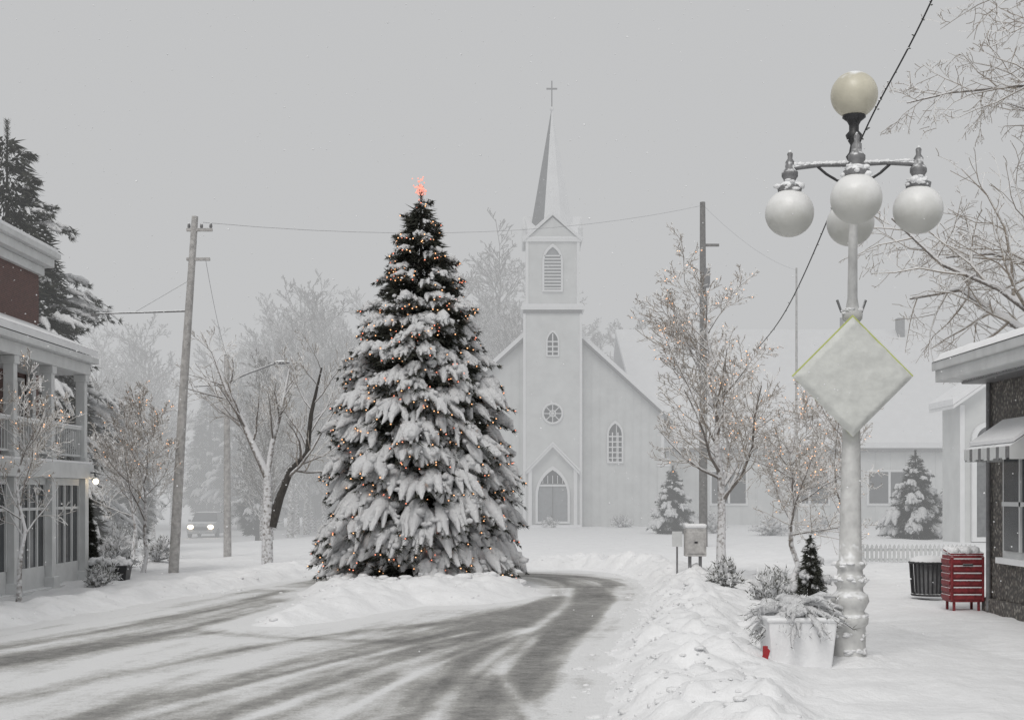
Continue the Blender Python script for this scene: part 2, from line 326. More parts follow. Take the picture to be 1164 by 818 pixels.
def conifer(H,prof,nb,seed,snow=1.,lights=0,z0=.1,tiers=0,unit=1.0,nf=6,ragged=.2,dens=8):
    rs=np.random.RandomState(seed); b=Buf(); nP=[];nD=[];nL=[];tips=[]; lb=Buf(); sC=[];sR=[]
    b.tube([(0,0,0),(0,0,H*.5),(0,0,H*.99)],[.11*unit,.07*unit,.008],7,BARKD)
    for i in range(nb):
        u=(i+.5)/nb; zt=.62*(1-math.sqrt(1-u*.99))+.38*u
        zz=z0+(H-z0)*zt
        if tiers: zz=z0+(H-z0)*((round(zt*tiers)+rs.normal(0,.26))/tiers)
        zz=min(max(zz,z0*.6),H*.975); hf=zz/H; az=i*2.39996+rs.normal(0,.3)
        Rr=prof(zz)*rs.uniform(1-ragged*1.3,1+ragged*.7)+.02; dr=rs.uniform(.22,.42)*(1-.75*hf**2)*min(1,.35+zz/(.18*H)); rise=.30*Rr*(1-hf)+.25*Rr*hf
        ca,sa=math.cos(az),math.sin(az)
        def ax(t): return np.array([Rr*t*ca,Rr*t*sa,zz+rise*(1-(1-t)**2)*.6-dr*Rr*t*t])
        lim=max(3,int(nf if Rr>.35*unit else nf*.6))
        for j in range(lim):
            an=(j-(lim-1)/2)/(max(lim-1,1)/2)*rs.uniform(.6,1.1) if j else 0
            t0=rs.uniform(.45,.76) if j else .55
            lf=((1.03-t0)*Rr*(1-.25*abs(an)))*rs.uniform(.8,1.15)+.05*unit
            a2=az+an; c2,s2=math.cos(a2),math.sin(a2); B=ax(t0); tt=np.linspace(0,1,7)
            ex=ax(t0+(1-t0)*.99)-B; sl=ex[2]/(np.hypot(ex[0],ex[1])+1e-6)
            pts=np.stack([B[0]+c2*lf*tt,B[1]+s2*lf*tt,B[2]+lf*(sl*tt*.5+sl*.45*tt*tt-.30*abs(an)*tt*tt-.16*(1-hf)*tt**3)],1)+rs.normal(0,.016*unit,(7,3))
            pts[:,2]=np.maximum(pts[:,2],.10*unit+.05*unit*rs.rand(7))
            sz=snow*unit*(.092-.055*hf)*rs.uniform(.65,1.25)*min(1,.5+Rr*.5/unit)
            if rs.rand()<1.0-.32*hf**2 and sz>.006:
                pr_=np.array([.3,.75,1,1.1,1.1,.85,.2])*sz*rs.uniform(.65,1.35,7)
                b.tube(pts+np.array([0,0,1])*pr_[:,None]*.5,pr_,7,SNOWT,jit=.2)
                for q in range(4): w_=rs.randint(1,6); sC.append(pts[w_]+np.array([rs.normal(0,sz*.9),rs.normal(0,sz*.9),sz*.7])); sR.append(sz*rs.uniform(.35,.95))
            for q in range(1,7):
                for _ in range(dens):
                    sd=rs.choice([-1,1]); nP.append(pts[q]+rs.normal(0,.015*unit,3)); nD.append(np.array([c2*.5-s2*sd*.8,s2*.5+c2*sd*.8,-rs.uniform(.1,.9)])+rs.normal(0,.25,3)); nL.append(rs.uniform(.08,.18)*unit*(1-.25*hf))
            for _ in range(dens): nP.append(pts[-1]); nD.append(np.array([c2,s2,sl-.1])+rs.normal(0,.45,3)); nL.append(rs.uniform(.06,.12)*unit)
            tips.append(pts[-1]+np.array([c2,s2,-.2])*.05*unit)
            if rs.rand()<.7: tips.append(pts[4]+np.array([-s2,c2,.2])*sz*1.4+np.array([c2,s2,0])*.05)
    for q in range(26): 
        zq=H*(.9+.1*q/26); a=rs.rand()*6.28; nP+= [np.array([0,0,zq])]*6; nD+=[np.array([math.cos(a+k),math.sin(a+k),.8]) for k in range(6)]; nL+=[.09*unit]*6
    if sC: b.blobs(sC,np.array(sR),SNOWT,.18,1)
    b.needles(np.array(nP),np.array(nD),np.array(nL),.010*unit,NEEDLE)
    M=int(nb*110); zz=H*(1-np.sqrt(rs.uniform(0.002,1,M)))*.97+z0*.4; a=rs.rand(M)*6.28; pq=np.array([prof(q) for q in zz]); rr=pq*np.sqrt(rs.uniform(.02,.62,M))
    b.needles(np.stack([rr*np.cos(a),rr*np.sin(a),zz],1),np.stack([np.cos(a),np.sin(a),rs.normal(-.3,.4,M)],1),rs.uniform(.1,.25,M)*unit,.022*unit,NEEDLE)
    if lights:
        t=np.array(tips); t=t[rs.permutation(len(t))[:lights]]; k=rs.rand(len(t))<.7
        lb.blobs(t[k],np.full(k.sum(),.0135),ORANGE,0); lb.blobs(t[~k],np.full((~k).sum(),.0135),REDL,0)
    return b,lb
# hero tree
pz=[0,.3,1.1,2.0,2.8,3.7,4.5,5.4,6.2,6.8,7.2,7.6]; pr=[1.55,1.72,1.76,1.70,1.6,1.40,1.16,.84,.52,.30,.14,.02]
prof=lambda z: float(np.interp(z,pz,pr))
e=empty('christmas_tree',(-1.74,27.2,.12))
b,lb=conifer(7.55,prof,450,5,1.16,1500,z0=.28,tiers=16,nf=6,dens=6,ragged=.2)
obj('snowy_boughs',b,e); obj('string_lights',lb,e)
b=Buf(); b.ball((0,0,7.5),.05,STAR,2,.3)
for k in range(70): 
    q=R.normal(0,1,3)*np.array([.055,.055,.11])+np.array([0,0,7.46]); b.ball(q,.016,STAR,1)
obj('tree_topper',b,e)
pf=lambda z: float(np.interp(z,[0,4,7,9,11,12.2],[3.3,2.9,2.2,1.5,.8,.1]))
e=empty('conifer_tree',(-14.2,40,-.1)); b,_=conifer(12.4,pf,180,11,.66,0,z0=1,tiers=0,unit=1.7,ragged=.4,nf=6,dens=7); obj('boughs',b,e)
for nm,(x,y),H,r,nb in [('spruce_tree',(6.9,61),2.9,1.0,60),('spruce_tree',(15.6,55),3.4,1.35,70),('spruce_tree',(17.9,58),2.3,1.1,40),('arborvitae',(-9.0,30),1.7,.26,40)]:
    pp=(lambda H,r:(lambda z: float(np.interp(z,[0,.15*H,H],[r*.8,r,.03]))))(H,r)
    e=empty(nm,(x,y,GZ(x,y))); b,_=conifer(H,pp,nb,int(abs(x)*7)+50,1.5 if nm[0]=='s' else .4,0,z0=.1,unit=1. if nm[0]=='s' else .8,ragged=.4,nf=4,dens=5); obj('boughs',b,e)
def place(name,b,lb,loc,ch=None):
    e=empty(name,loc); obj('branches',b,e)
    if lb: obj('string_lights',lb,e)
    return e
b,lb,_=baretree(21,5.2,.10,4,(-.35,0),lights=190,n=[24,9,6,4],ang=(28,60),up=.06,ratio=[.50,.5,.5,.5],wig=.15,t0=[.26,.15,.1,.1],rmin=.0055); place('maple_tree',b,lb,(4.1,27.7,.05))
b,lb,_=baretree(22,3.1,.06,4,(.1,0),lights=160,n=[20,9,6,4],t0=[.28,.15,.1,.1],ang=(34,68),up=.04,ratio=[.52,.5,.5,.5],wig=.16,rmin=.005); place('lit_tree',b,lb,(5.25,26.8,.05))
b,lb,_=baretree(23,3.8,.07,4,(0,0),lights=80,n=[18,8,6,3],ang=(28,58)); place('lit_tree',b,lb,(7.7,33,.05))
b,lb,_=baretree(24,3.5,.05,4,(.05,0),lights=60,n=[18,8,5,4],ang=(25,52),ratio=[.44,.5,.5,.5]); place('sapling_tree',b,lb,(-7.9,30.4,.05))
b,lb,_=baretree(25,3.1,.045,4,(.0,0),lights=50,n=[15,7,5,3],ang=(30,60),ratio=[.5,.5,.5,.5],rmin=.005); place('sapling_tree',b,lb,(-7.7,22.2,.05))
b,lb,_=baretree(26,3.4,.05,4,(.0,0),n=[16,7,5,4],ang=(30,60)); place('sapling_tree',b,lb,(-9.6,36,.05))
Vv=Vector
l1=([Vv((0,0,-.1)),Vv((.0,0,.8)),Vv((.02,0,1.6)),Vv((0,0,2.3))],[.15,.13,.12,.09])
l2=([Vv((0,0,2.2)),Vv((-.25,0,2.75)),Vv((-.6,.1,3.5)),Vv((-1.0,.1,4.3)),Vv((-1.35,.1,5.2))],[.10,.085,.07,.05,.02])
l3=([Vv((.1,0,1.0)),Vv((.3,0,1.7)),Vv((.55,0,2.35)),Vv((.95,0,2.75)),Vv((1.05,0,3.7)),Vv((1.3,0,4.8))],[.12,.10,.085,.07,.05,.02])
l4=([Vv((0,0,2.2)),Vv((.1,.1,3.0)),Vv((.35,.1,3.9)),Vv((.5,.2,4.8))],[.07,.06,.045,.02])
rng=random.Random(5); b=Buf(); ch=[]
o=dict(BASE); o.update(n=[12,7,5,3],t0=[.3,.2,.1,.1],ratio=[.5,.5,.5,.5],ang=(25,55))
grow(rng,*l2,0,3,ch,o); grow(rng,*l4,0,3,ch,o); k=len(ch); grow(rng,*l3,0,3,ch,o); ch.append((*l1,0))
for q,(P,Rr,lv) in enumerate(ch): b.tube(P,Rr,[8,5,3,3][lv],(BARKD if q==k else BARK) if lv<2 else TWIG,lv<3)
place('forked_tree',b,None,(-5.85,34,0))
b,_,_=baretree(40,11.5,.28,4,(-.8,0),mT=BARK,mt=TWIG,n=[22,11,8,4],t0=[.3,.2,.1,.1],ratio=[.46,.5,.5,.45],ang=(35,70),up=-.02,wig=.17,rmin=.006); place('oak_tree',b,None,(10.4,24.5,0))
# forest (one instanced mass)
fe=empty('distant_forest'); ms=[]
for k in range(5):
    b,_,_=baretree(60+k,[15,13,17,14,16,12][k],.22,4,(0,0),mT=BARKF,mt=BARKF,n=[22,7,5,3],t0=[.18,.1,.1,.1],ratio=[.36,.5,.5,.5],ang=(25,55),rmin=.022,up=.12,ns=2); ms.append(b.mesh('bare_tree'))
pc=lambda z: float(np.interp(z,[0,3,10,13],[.8,2.4,1.2,.05])); b,_=conifer(13,pc,60,77,.8,0,z0=2.5,unit=2.4,ragged=.5,nf=4,dens=4); cm=b.mesh('pine')
rng=random.Random(9)
def inst(me,x,y,s):
    o=bpy.data.objects.new('distant_tree',me); o.location=(x,y,GZ(x,y)-.1); o.rotation_euler=(0,0,rng.uniform(0,6.28)); o.scale=(s*1.1,s*1.1,s); link(o); o.parent=fe
for k in range(150):
    y=rng.uniform(90,130); x=rng.uniform(-.40,.16)*y
    if abs(x+.219*y)<4 and y<108: continue
    hh=np.interp(x/y,[-.36,-.28,-.2,-.14,-.1,-.05,-.014,.02,.07,.13,.32],[9,11,11.5,14.5,14.5,14,16,13,12,10.5,10])
    if rng.random()<.25: inst(cm,x,y,hh/13*.95*y/105)
    else: inst(ms[k%5],x,y,hh/14.5*rng.uniform(.75,1.1)*y/105)
for k in range(26):
    y=rng.uniform(56,84); x=rng.uniform(-.36,-.10)*y
    if abs(x+.219*y)<2.6: continue
    inst(ms[k%5] if rng.random()<.7 else cm,x,y,rng.uniform(.38,.56))
# shrubs
def shrub(name,x,y,r,h,seed,nn=700):
    rs=np.random.RandomState(seed); b=Buf(); 
    for k in range(46):
        a=rs.uniform(0,6.28); el=rs.uniform(.25,1.45); L=rs.uniform(.6,1.1); q=np.array([r*math.cos(el)*math.cos(a),r*math.cos(el)*math.sin(a),h*math.sin(el)])*L
        tt=np.linspace(0,1,6)[:,None]; P=q*tt+np.array([0,0,-.18*h])*tt**3+rs.normal(0,.02*r,(6,3)); b.tube(P,np.linspace(.010,.004,6),3,TWIG)
        m_=rs.randint(2,6,26); pt=P[m_]+rs.normal(0,.09*r,(26,3)); b.needles(pt,q[None]/np.linalg.norm(q)+rs.normal(0,.6,(26,3)),rs.uniform(.05,.13,26),.009,NEEDLE2)
        rr=rs.uniform(.35,1,6)*np.array([.2,.5,.8,1,.9,.3])*.07*(.6+r); b.tube(P+np.array([0,0,1])*rr[:,None]*.6,rr,6,SNOWT,jit=.25)
    obj(name,b,None,(x,y,GZ(x,y)))
for i,(x,y,r,h) in enumerate([(-7.9,27.6,.35,.45),(-8.1,28.6,.4,.6),(-8.6,31,.5,.7),(-9.3,33,.6,.8),(-8.6,34.5,.5,.7),(-7.6,26.2,.3,.35),(1.9,71.5,.6,.6),(5.5,72,.7,.6),(8,70,.9,1.0),(8.8,62,.8,1.0),(3.6,24,.35,.5),(4.6,24.2,.35,.5),(10.6,58,1,.9),(13,60,1,.9),(18.5,50,.9,.8),(-10.8,39,.8,1.0),(4.1,22.5,.4,.55)]):
    shrub('shrub',x,y,r,h,i)
pp=lambda z: float(np.interp(z,[0,.1,.95],[.27,.29,.03])); e=empty('young_spruce',(4.95,23.6,.1)); b,_=conifer(1.0,pp,20,91,2.0,0,z0=.08,unit=.45,ragged=.5,nf=4,dens=2); obj('boughs',b,e)
# ------------------------------------------------------------ church
def arch(w,h,pointed=True,n=7,inset=0.):
    w2=w/2-inset; sp=h-(w*(.87 if pointed else .5)); L=[(-w2,inset),(-w2,sp)]
    if pointed:
        rr=2*w2
        for i in range(1,n+1): a=math.pi-i/n*math.pi/3; L.append((w2+rr*math.cos(a),sp+rr*math.sin(a)))
        L+= [(-x,z) for x,z in L[::-1][1:]]
    else:
        for i in range(1,2*n): a=math.pi-i/(2*n)*math.pi; L.append((w2*math.cos(a),sp+w2*math.sin(a)))
        L+=[(w2,sp),(w2,inset)]
    return L
def win(b,cx,y,z,w,h,fr,pm,fm,pointed=True,bars=2,t=.12,hb=3):
    o=arch(w,h,pointed); i=arch(w,h,pointed,inset=t); k=len(o)
    b.slab([(cx+a,y-.02,z+c) for a,c in o],(0,.015,0),pm)
    V=[(cx+a,y-fr,z+c) for a,c in o]+[(cx+a,y-fr,z+c) for a,c in i]+[(cx+a,y-.021,z+c) for a,c in i]+[(cx+a,y,z+c) for a,c in o]
    F=[[q,(q+1)%k,(q+1)%k+k,q+k] for q in range(k)]+[[q+k,(q+1)%k+k,(q+1)%k+2*k,q+2*k] for q in range(k)]+[[q,(q+1)%k,(q+1)%k+3*k,q+3*k] for q in range(k)]
    b.add(V,F,fm)
    for q in range(1,bars): xx=cx-w/2+w*q/bars; b.box(xx-.03,xx+.03,y-fr*.7,y-.022,z+t,z+h*(.86 if q*2==bars else .72),fm)
    for q in range(1,hb): zz=z+(h*.75)*q/hb; b.box(cx-w/2+t,cx+w/2-t,y-fr*.65,y-.024,zz-.03,zz+.03,fm)
CH=empty('church',(2.07,72.4,0))
b=Buf()
b.box(-1.48,1.48,0,3,-.5,11.15,CHW)
for sx in(-1,1): 
    b.box(sx*1.5-.13*(sx>0)-.0,sx*1.5+.13*(sx<0),-.04,.1,0,11.1,TRIM)
b.box(-1.62,1.62,-.14,3.14,11.12,11.3,TRIM); b.box(-1.56,1.56,-.08,3.08,11.3,11.42,SNOW)
b.box(-1.5,1.5,-.09,-.001,10.95,11.1,IRON)
b.box(-1.36,1.36,.1,2.9,11.42,14.7,CHW)
for sx in(-1,1): b.box(sx*1.38-.15*(sx>0),sx*1.38+.15*(sx<0),.05,.2,11.42,14.7,TRIM)
obj('tower',b,CH)
b=Buf()
for ax in (0,1):
    def T(x,y,z): return (x,y+1.5,z) if ax==0 else (y,x+1.5,z)
    w=1.5; y0,y1=-1.5,1.5
    b.add([T(-w+.12,y0+.07,14.7),T(w-.12,y0+.07,14.7),T(0,y0+.07,15.85),T(-w+.12,y1-.07,14.7),T(w-.12,y1-.07,14.7),T(0,y1-.07,15.85)],[[0,1,2],[3,4,5]],CHW)
    for sx in (-1,1):
        b.slab([T(sx*w,y0-.05,14.6),T(0,y0-.05,15.95),T(0,y1+.05,15.95),T(sx*w,y1+.05,14.6)],(0,0,.14),TRIM)
        b.slab([T(sx*w,y0-.03,14.745),T(0,y0-.03,16.095),T(0,y1+.03,16.095),T(sx*w,y1+.03,14.745)],(0,0,.06),SNOW)
for sx in(-1.42,1.42):
    for sy in (.08,2.92): b.lathe(sx,sy,[(14.6,.1),(15.2,.1),(15.25,.14),(15.35,.1),(15.8,.01)],TRIM,8)
obj('belfry_gables',b,CH)
b=Buf(); th=[math.pi/8+i*math.pi/4 for i in range(8)]
for i in range(8):
    a,c=th[i],th[(i+1)%8]; mid=(a+math.pi/8)%(2*math.pi); 
    dark=abs(mid-1.25*math.pi)<.1 or abs(mid-math.pi)<.1
    q=1.28; b.add([(q*math.cos(a),1.5+q*math.sin(a),15.0),(q*math.cos(c),1.5+q*math.sin(c),15.0),(.03*math.cos(c),1.5+.03*math.sin(c),21.7),(.03*math.cos(a),1.5+.03*math.sin(a),21.7)],[[0,1,2,3]],SLATE if dark else SNOW)
b.tube([(0,1.5,21.6),(0,1.5,23.2)],.035,6,IRON,cap=True); b.box(-.28,.28,1.47,1.53,22.75,22.83,IRON); b.ball((0,1.5,21.75),.12,TRIM,2)
obj('spire',b,CH)
b=Buf()
G=[(-5.7,5.9),(-5.7,-.5),(5.7,-.5),(5.7,5.9),(0,11.0)]
b.slab([(x,1,z) for x,z in G],(0,13,0),CHW)
for xx in np.arange(-5.5,5.6,.42):
    if abs(xx)>1.6: b.box(xx-.025,xx+.025,.97,1.0,0,5.9+(5.7-abs(xx))*.89-.1,CHW)
for sx in (-1,1): b.box(sx*5.7-.08,sx*5.7+.08,.94,1.1,-.1,5.8,TRIM); b.box(sx*5.75-.3,sx*5.75+.3,.93,1.7,0,3.2,CHW); b.slab([(sx*5.75-.34,.9,3.2),(sx*5.75+.34,.9,3.2),(sx*5.75+.34,1.75,3.5),(sx*5.75-.34,1.75,3.5)],(0,0,.12),SNOW)
obj('nave_walls',b,CH)
b=Buf()
for sx in (-1,1):
    b.slab([(sx*6.2,.65,5.35),(0,.65,11.0),(0,14.3,11.0),(sx*6.2,14.3,5.35)],(0,0,.16),IRON)
    b.slab([(sx*6.25,.7,5.47),(0,.7,11.17),(0,14.3,11.17),(sx*6.25,14.3,5.47)],(0,0,.26),SNOW)
obj('nave_roof',b,CH)
b=Buf()
win(b,0,.1,12.05,1.05,2.45,.1,DOOR,TRIM,True,1,.1,1)
for k in range(11): b.box(-.42,.42,.0,.07,12.2+k*.165,12.26+k*.165,TRIM)
win(b,0,0,8.75,.66,1.35,.08,GLASS,TRIM,True,2,.07,4)
b.tube([(0,.0,5.85),(0,-.03,5.85)],.45,20,GLASS,False,True)
b.tube([( .5*math.cos(a),-.04,5.85+.5*math.sin(a)) for a in np.linspace(0,6.283,25)],.06,6,TRIM)
for k in range(4):
    a=k*math.pi/4; b.tube([(-.46*math.cos(a),-.05,5.85-.46*math.sin(a)),(.46*math.cos(a),-.05,5.85+.46*math.sin(a))],.028,4,TRIM)
b.tube([( .16*math.cos(a),-.06,5.85+.16*math.sin(a)) for a in np.linspace(0,6.283,13)],.03,5,TRIM)
for sx in (-1,1): win(b,sx*3.25,1,3.35,.85,2.2,.12,GLASS,TRIM,True,3,.09,6)
obj('windows',b,CH)
b=Buf()
win(b,0,0,.25,1.75,2.95,.14,DOOR,TRIM,True,1,.12,1); b.box(-.02,.02,-.06,-.03,.4,2.2,SLATE)
b.box(-.75,.75,-.08,-.03,2.15,2.24,TRIM); b.add([(-.6,-.05,2.3),(.6,-.05,2.3),(.42,-.05,2.7),(0,-.05,2.98),(-.42,-.05,2.7)],[[0,1,2,3,4]],GLASS)
for k in range(5): b.box(-.5+k*.25-.015,-.5+k*.25+.015,-.07,-.052,2.3,2.7,TRIM)
for sx in (-1,1):
    b.slab([(sx*1.35,-.35,2.75),(0,-.35,4.15),(0,.0,4.15),(sx*1.35,.0,2.75)],(0,0,.14),TRIM); b.slab([(sx*1.38,-.37,2.89),(0,-.37,4.30),(0,.0,4.30),(sx*1.38,.0,2.89)],(0,0,.1),SNOW)
    b.box(sx*1.15-.09,sx*1.15+.09,-.28,-.005,0,3.0,TRIM)
b.box(-1.4,1.4,-1.2,-.01,-.2,.2,SNOW)
obj('door_porch',b,CH)
b=Buf()
b.box(5.72,22,3.6,18,-.5,4.25,CHW); b.slab([(22,3.6,4.2),(22,18.4,4.2),(22,11,11)],(-.2,0,0),CHW)
b.box(5.8,22.3,3.2,3.5,4.0,4.18,IRON)
b.slab([(5.0,3.2,4.2),(22.4,3.2,4.2),(22.4,11,11.1),(4,11,11.1)],(0,0,.3),SNOW); b.slab([(4,11,11.1),(22.4,11,11.1),(22.4,18.8,4.2),(4,18.8,4.2)],(0,0,.3),SNOW)
for x0,x1 in [(17.0,20.2),(12.8,14.8),(8.6,10.4)]:
    b.box(x0-.12,x1+.12,3.52,3.6,1.15,3.05,TRIM); b.box(x0,x1,3.49,3.53,1.27,2.93,GLASS)
    n_=3 if x1-x0>2.5 else 2
    for k in range(1,n_): xx=x0+(x1-x0)*k/n_; b.box(xx-.06,xx+.06,3.45,3.485,1.27,2.93,TRIM)
for xx in np.arange(6.2,22,.8): b.box(xx-.03,xx+.03,3.56,3.598,0,4.0,CHW)
b.box(20.4,20.8,10.4,11.0,10.9,12.0,SLATE); b.tube([(17.5,12,10.8),(17.5,12,12.2)],.12,8,SLATE,cap=True)
b.box(22,27,5,16,-.5,4.0,CHW); b.slab([(21.8,4.6,3.9),(27.4,4.6,3.9),(27.4,10.5,9.0),(21.8,10.5,9.0)],(0,0,.3),SNOW)
obj('side_wing',b,CH)
# white arched house
WH=empty('white_house',(18.1,50,0)); b=Buf()
b.slab([(x,0,z) for x,z in [(-2.3,5.0),(-2.3,-.3),(3.5,-.3),(3.5,5.0),(.6,7.0)]],(0,2.2,0),CHW); b.box(-2.36,-2.2,-.06,-.002,0,4.9,TRIM)
win(b,-1.35,0,.1,1.25,4.2,.18,SLATE,TRIM,False,2,.16,1); obj('walls',b,WH)
b=Buf()
for q in ([(-2.7,-.4,4.75),(.6,-.4,7.05),(.6,2.5,7.05),(-2.7,2.5,4.75)],[(3.9,-.4,4.75),(.6,-.4,7.05),(.6,2.5,7.05),(3.9,2.5,4.75)]):
    b.slab(q,(0,0,.12),TRIM); b.slab([(a*1.005,c+.03,z+.125) for a,c,z in q],(0,0,.22),SNOW)
obj('roof',b,WH)
# ------------------------------------------------------------ right stone shop
SH=empty('stone_shop'); b=Buf()
X0=6.95
b.box(X0,13,8,20.8,-.3,3.42,STONE); b.box(X0-.06,X0-.003,8,20.86,-.2,.28,STONE); obj('walls',b,SH)
b=Buf(); b.box(6.32,13.5,7.5,21.25,3.45,3.72,WHITE); b.box(6.28,6.31,7.5,21.3,3.62,3.75,WHITE); b.box(6.6,13.5,7.5,20.9,3.40,3.448,IRON); obj('roof_eaves',b,SH,bevel=.015)
def lumpysnow(x0,x1,y0,y1,z,t,nx_=30,ny_=90):
    b=Buf(); gx_=np.linspace(x0,x1,nx_); gy_=np.linspace(y0,y1,ny_); A,B_=np.meshgrid(gx_,gy_); ed=np.minimum(np.minimum(A-x0,x1-A),np.minimum(B_-y0,y1-B_))
    Zq=z+t*np.sqrt(np.clip(ed/.12,0,1))*(.75+.6*(fbm(A,B_,1.3,3)-.3)); i=(np.arange(ny_-1)[:,None]*nx_+np.arange(nx_-1)[None,:])
    b.add(np.stack([A,B_,Zq],-1).reshape(-1,3),np.stack([i,i+1,i+nx_+1,i+nx_],-1).reshape(-1,4),SNOW,True); return b
obj('roof_snow',lumpysnow(6.27,13.4,7.5,21.3,3.752,.17,60,120),SH)
b=Buf(); b.box(8.2,12,9,20.2,3.70,4.6,WHITE); b.slab([(7.9,8.8,4.6),(7.9,20.4,4.6),(10.5,20.4,5.3),(10.5,8.8,5.3)],(0,0,.2),SNOW); obj('roof_monitor',b,SH)
b=Buf()
for y0,y1 in [(18.5,19.9),(15.6,17.4),(12.6,14.6)]:
    b.box(X0-.05,X0-.003,y0-.1,y1+.1,.9,2.4,WHITE); b.box(X0-.07,X0-.051,y0,y1,1.0,2.3,GLASS)
    ym=(y0+y1)/2; b.box(X0-.1,X0-.071,ym-.03,ym+.03,1.0,2.3,WHITE); b.box(X0-.1,X0-.072,y0,y1,1.62,1.68,WHITE)
    b.box(X0-.14,X0-.052,y0-.14,y1+.14,.82,.9,SNOW)
obj('windows',b,SH)
b=Buf()
for y0,y1 in [(18.3,20.1),(15.4,17.6)]:
    b.slab([(X0-.01,y0,2.75),(X0-.55,y0,2.38),(X0-.55,y1,2.38),(X0-.01,y1,2.75)],(0,0,.03),WHITE)
    b.slab([(X0-.02,y0+.02,2.79),(X0-.5,y0+.02,2.46),(X0-.5,y1-.02,2.46),(X0-.02,y1-.02,2.79)],(0,0,.05),SNOW)
    for k in range(int((y1-y0)/.12)): 
        yy=y0+k*.12; b.box(X0-.565,X0-.55,yy,yy+.11,2.26-.02*(k%2),2.41,WHITE if k%3 else IRON)
    for yy in (y0,y1): b.add([(X0-.02,yy,2.75),(X0-.55,yy,2.38),(X0-.55,yy,2.24),(X0-.02,yy,2.24)],[[0,1,2,3]],WHITE)
obj('awnings',b,SH)
b=Buf(); b.tube([(X0-.05,20.6,3.4),(X0-.05,20.6,.1)],.035,8,IRON); obj('downspout',b,SH)
# ------------------------------------------------------------ left brick house
HO=empty('brick_house'); b=Buf()
b.box(-16,-9.45,8,28.4,-.3,6.3,BRICK); obj('brick_walls',b,HO)
b=Buf(); b.box(-16.2,-9.2,7.8,28.62,6.32,6.5,WHITE); b.box(-16.3,-9.1,7.7,28.72,6.5,6.62,WHITE); b.box(-16.2,-9.36,8,28.5,6.14,6.318,WHITE); b.box(-16.2,-9.14,7.8,28.68,6.622,6.7,SNOW)
obj('cornice',b,HO,bevel=.02)
b=Buf()
b.box(-9.44,-8.25,8,27.85,4.10,4.32,WHITE); b.box(-9.44,-8.12,8,27.98,4.322,4.44,WHITE)
b.slab([(-8.14,8,4.46),(-8.14,27.96,4.46),(-9.44,27.96,5.0),(-9.44,8,5.0)],(0,0,.13),SNOW)
b.slab([(-8.2,27.9,4.45),(-9.44,27.9,4.45),(-9.44,27.9,4.98)],(0,-.1,0),WHITE)
b.box(-9.44,-8.2,8,27.9,2.08,2.36,WHITE); b.box(-9.44,-8.25,8,27.9,-.2,.12,WHITE); b.box(-8.5,-8.22,8,27.88,2.362,2.41,SNOW)
obj('porch',b,HO,bevel=.012)
b=Buf()
for yy in (27.68,25.7,23.75,21.8,19.8,17.8):
    b.box(-8.47,-8.29,yy-.09,yy+.09,2.362,4.098,WHITE); b.box(-8.50,-8.26,yy-.12,yy+.12,2.363,2.50,WHITE); b.box(-8.50,-8.26,yy-.12,yy+.12,3.96,4.097,WHITE)
    b.box(-8.49,-8.27,yy-.11,yy+.11,.122,2.078,WHITE); b.box(-8.54,-8.22,yy-.16,yy+.16,.0,.3,WHITE)
b.box(-9.43,-9.3,27.6,27.8,2.362,4.09,WHITE)
obj('columns',b,HO,bevel=.01)
b=Buf(); 
b.box(-8.41,-8.35,8,27.6,3.02,3.07,WHITE); b.box(-8.4,-8.36,8,27.6,2.5,2.54,WHITE); b.box(-8.42,-8.34,8,27.6,3.072,3.10,SNOW)
for yy in np.arange(18,27.6,.13): b.box(-8.39,-8.37,yy,yy+.025,2.54,3.02,WHITE)
b.box(-9.4,-8.45,27.66,27.7,3.02,3.07,WHITE)
for xx in np.arange(-9.35,-8.45,.13): b.box(xx,xx+.025,27.67,27.69,2.45,3.02,WHITE)
obj('railing',b,HO)
b=Buf()
b.box(-9.449,-9.40,8,28.3,.12,2.07,WHITE)
for yy in (26.4,24.2,22.0,20):
    b.box(-9.44,-9.39,yy,yy+1.0,2.5,4.0,WHITE); b.box(-9.389,-9.37,yy+.08,yy+.92,2.58,3.92,GLASS); b.box(-9.368,-9.35,yy+.48,yy+.52,2.58,3.92,WHITE); b.box(-9.368,-9.35,yy+.08,yy+.92,3.2,3.25,WHITE)
for y0,y1 in [(25.82,27.55),(23.88,25.56),(21.95,23.6)]:
    b.box(-8.46,-8.40,y0,y1,.12,.5,WHITE); b.box(-8.44,-8.42,y0,y1,.5,1.95,GLASS); b.box(-8.47,-8.38,y0,y1,1.95,2.075,WHITE)
    for k in range(5): yy=y0+(y1-y0)*k/4; b.box(-8.465,-8.385,yy-.025,yy+.025,.5,1.95,WHITE)
    b.box(-8.46,-8.39,y0,y1,1.5,1.55,WHITE)
b.box(-9.39,-8.5,27.55,27.6,.12,2.07,WHITE); b.box(-9.2,-8.65,27.6,27.62,.5,1.9,GLASS); b.box(-8.95,-8.9,27.621,27.65,.5,1.9,WHITE)
obj('windows',b,HO)
b=Buf(); b.tube([(-8.28,27.68,2.2),(-8.12,27.68,2.2),(-8.1,27.68,2.1)],.015,6,BLACK); b.ball((-8.1,27.68,2.03),.055,WARM,2); b.lathe(-8.1,27.68,[(2.08,.08),(2.13,.02)],BLACK,10); obj('porch_lantern',b,HO)
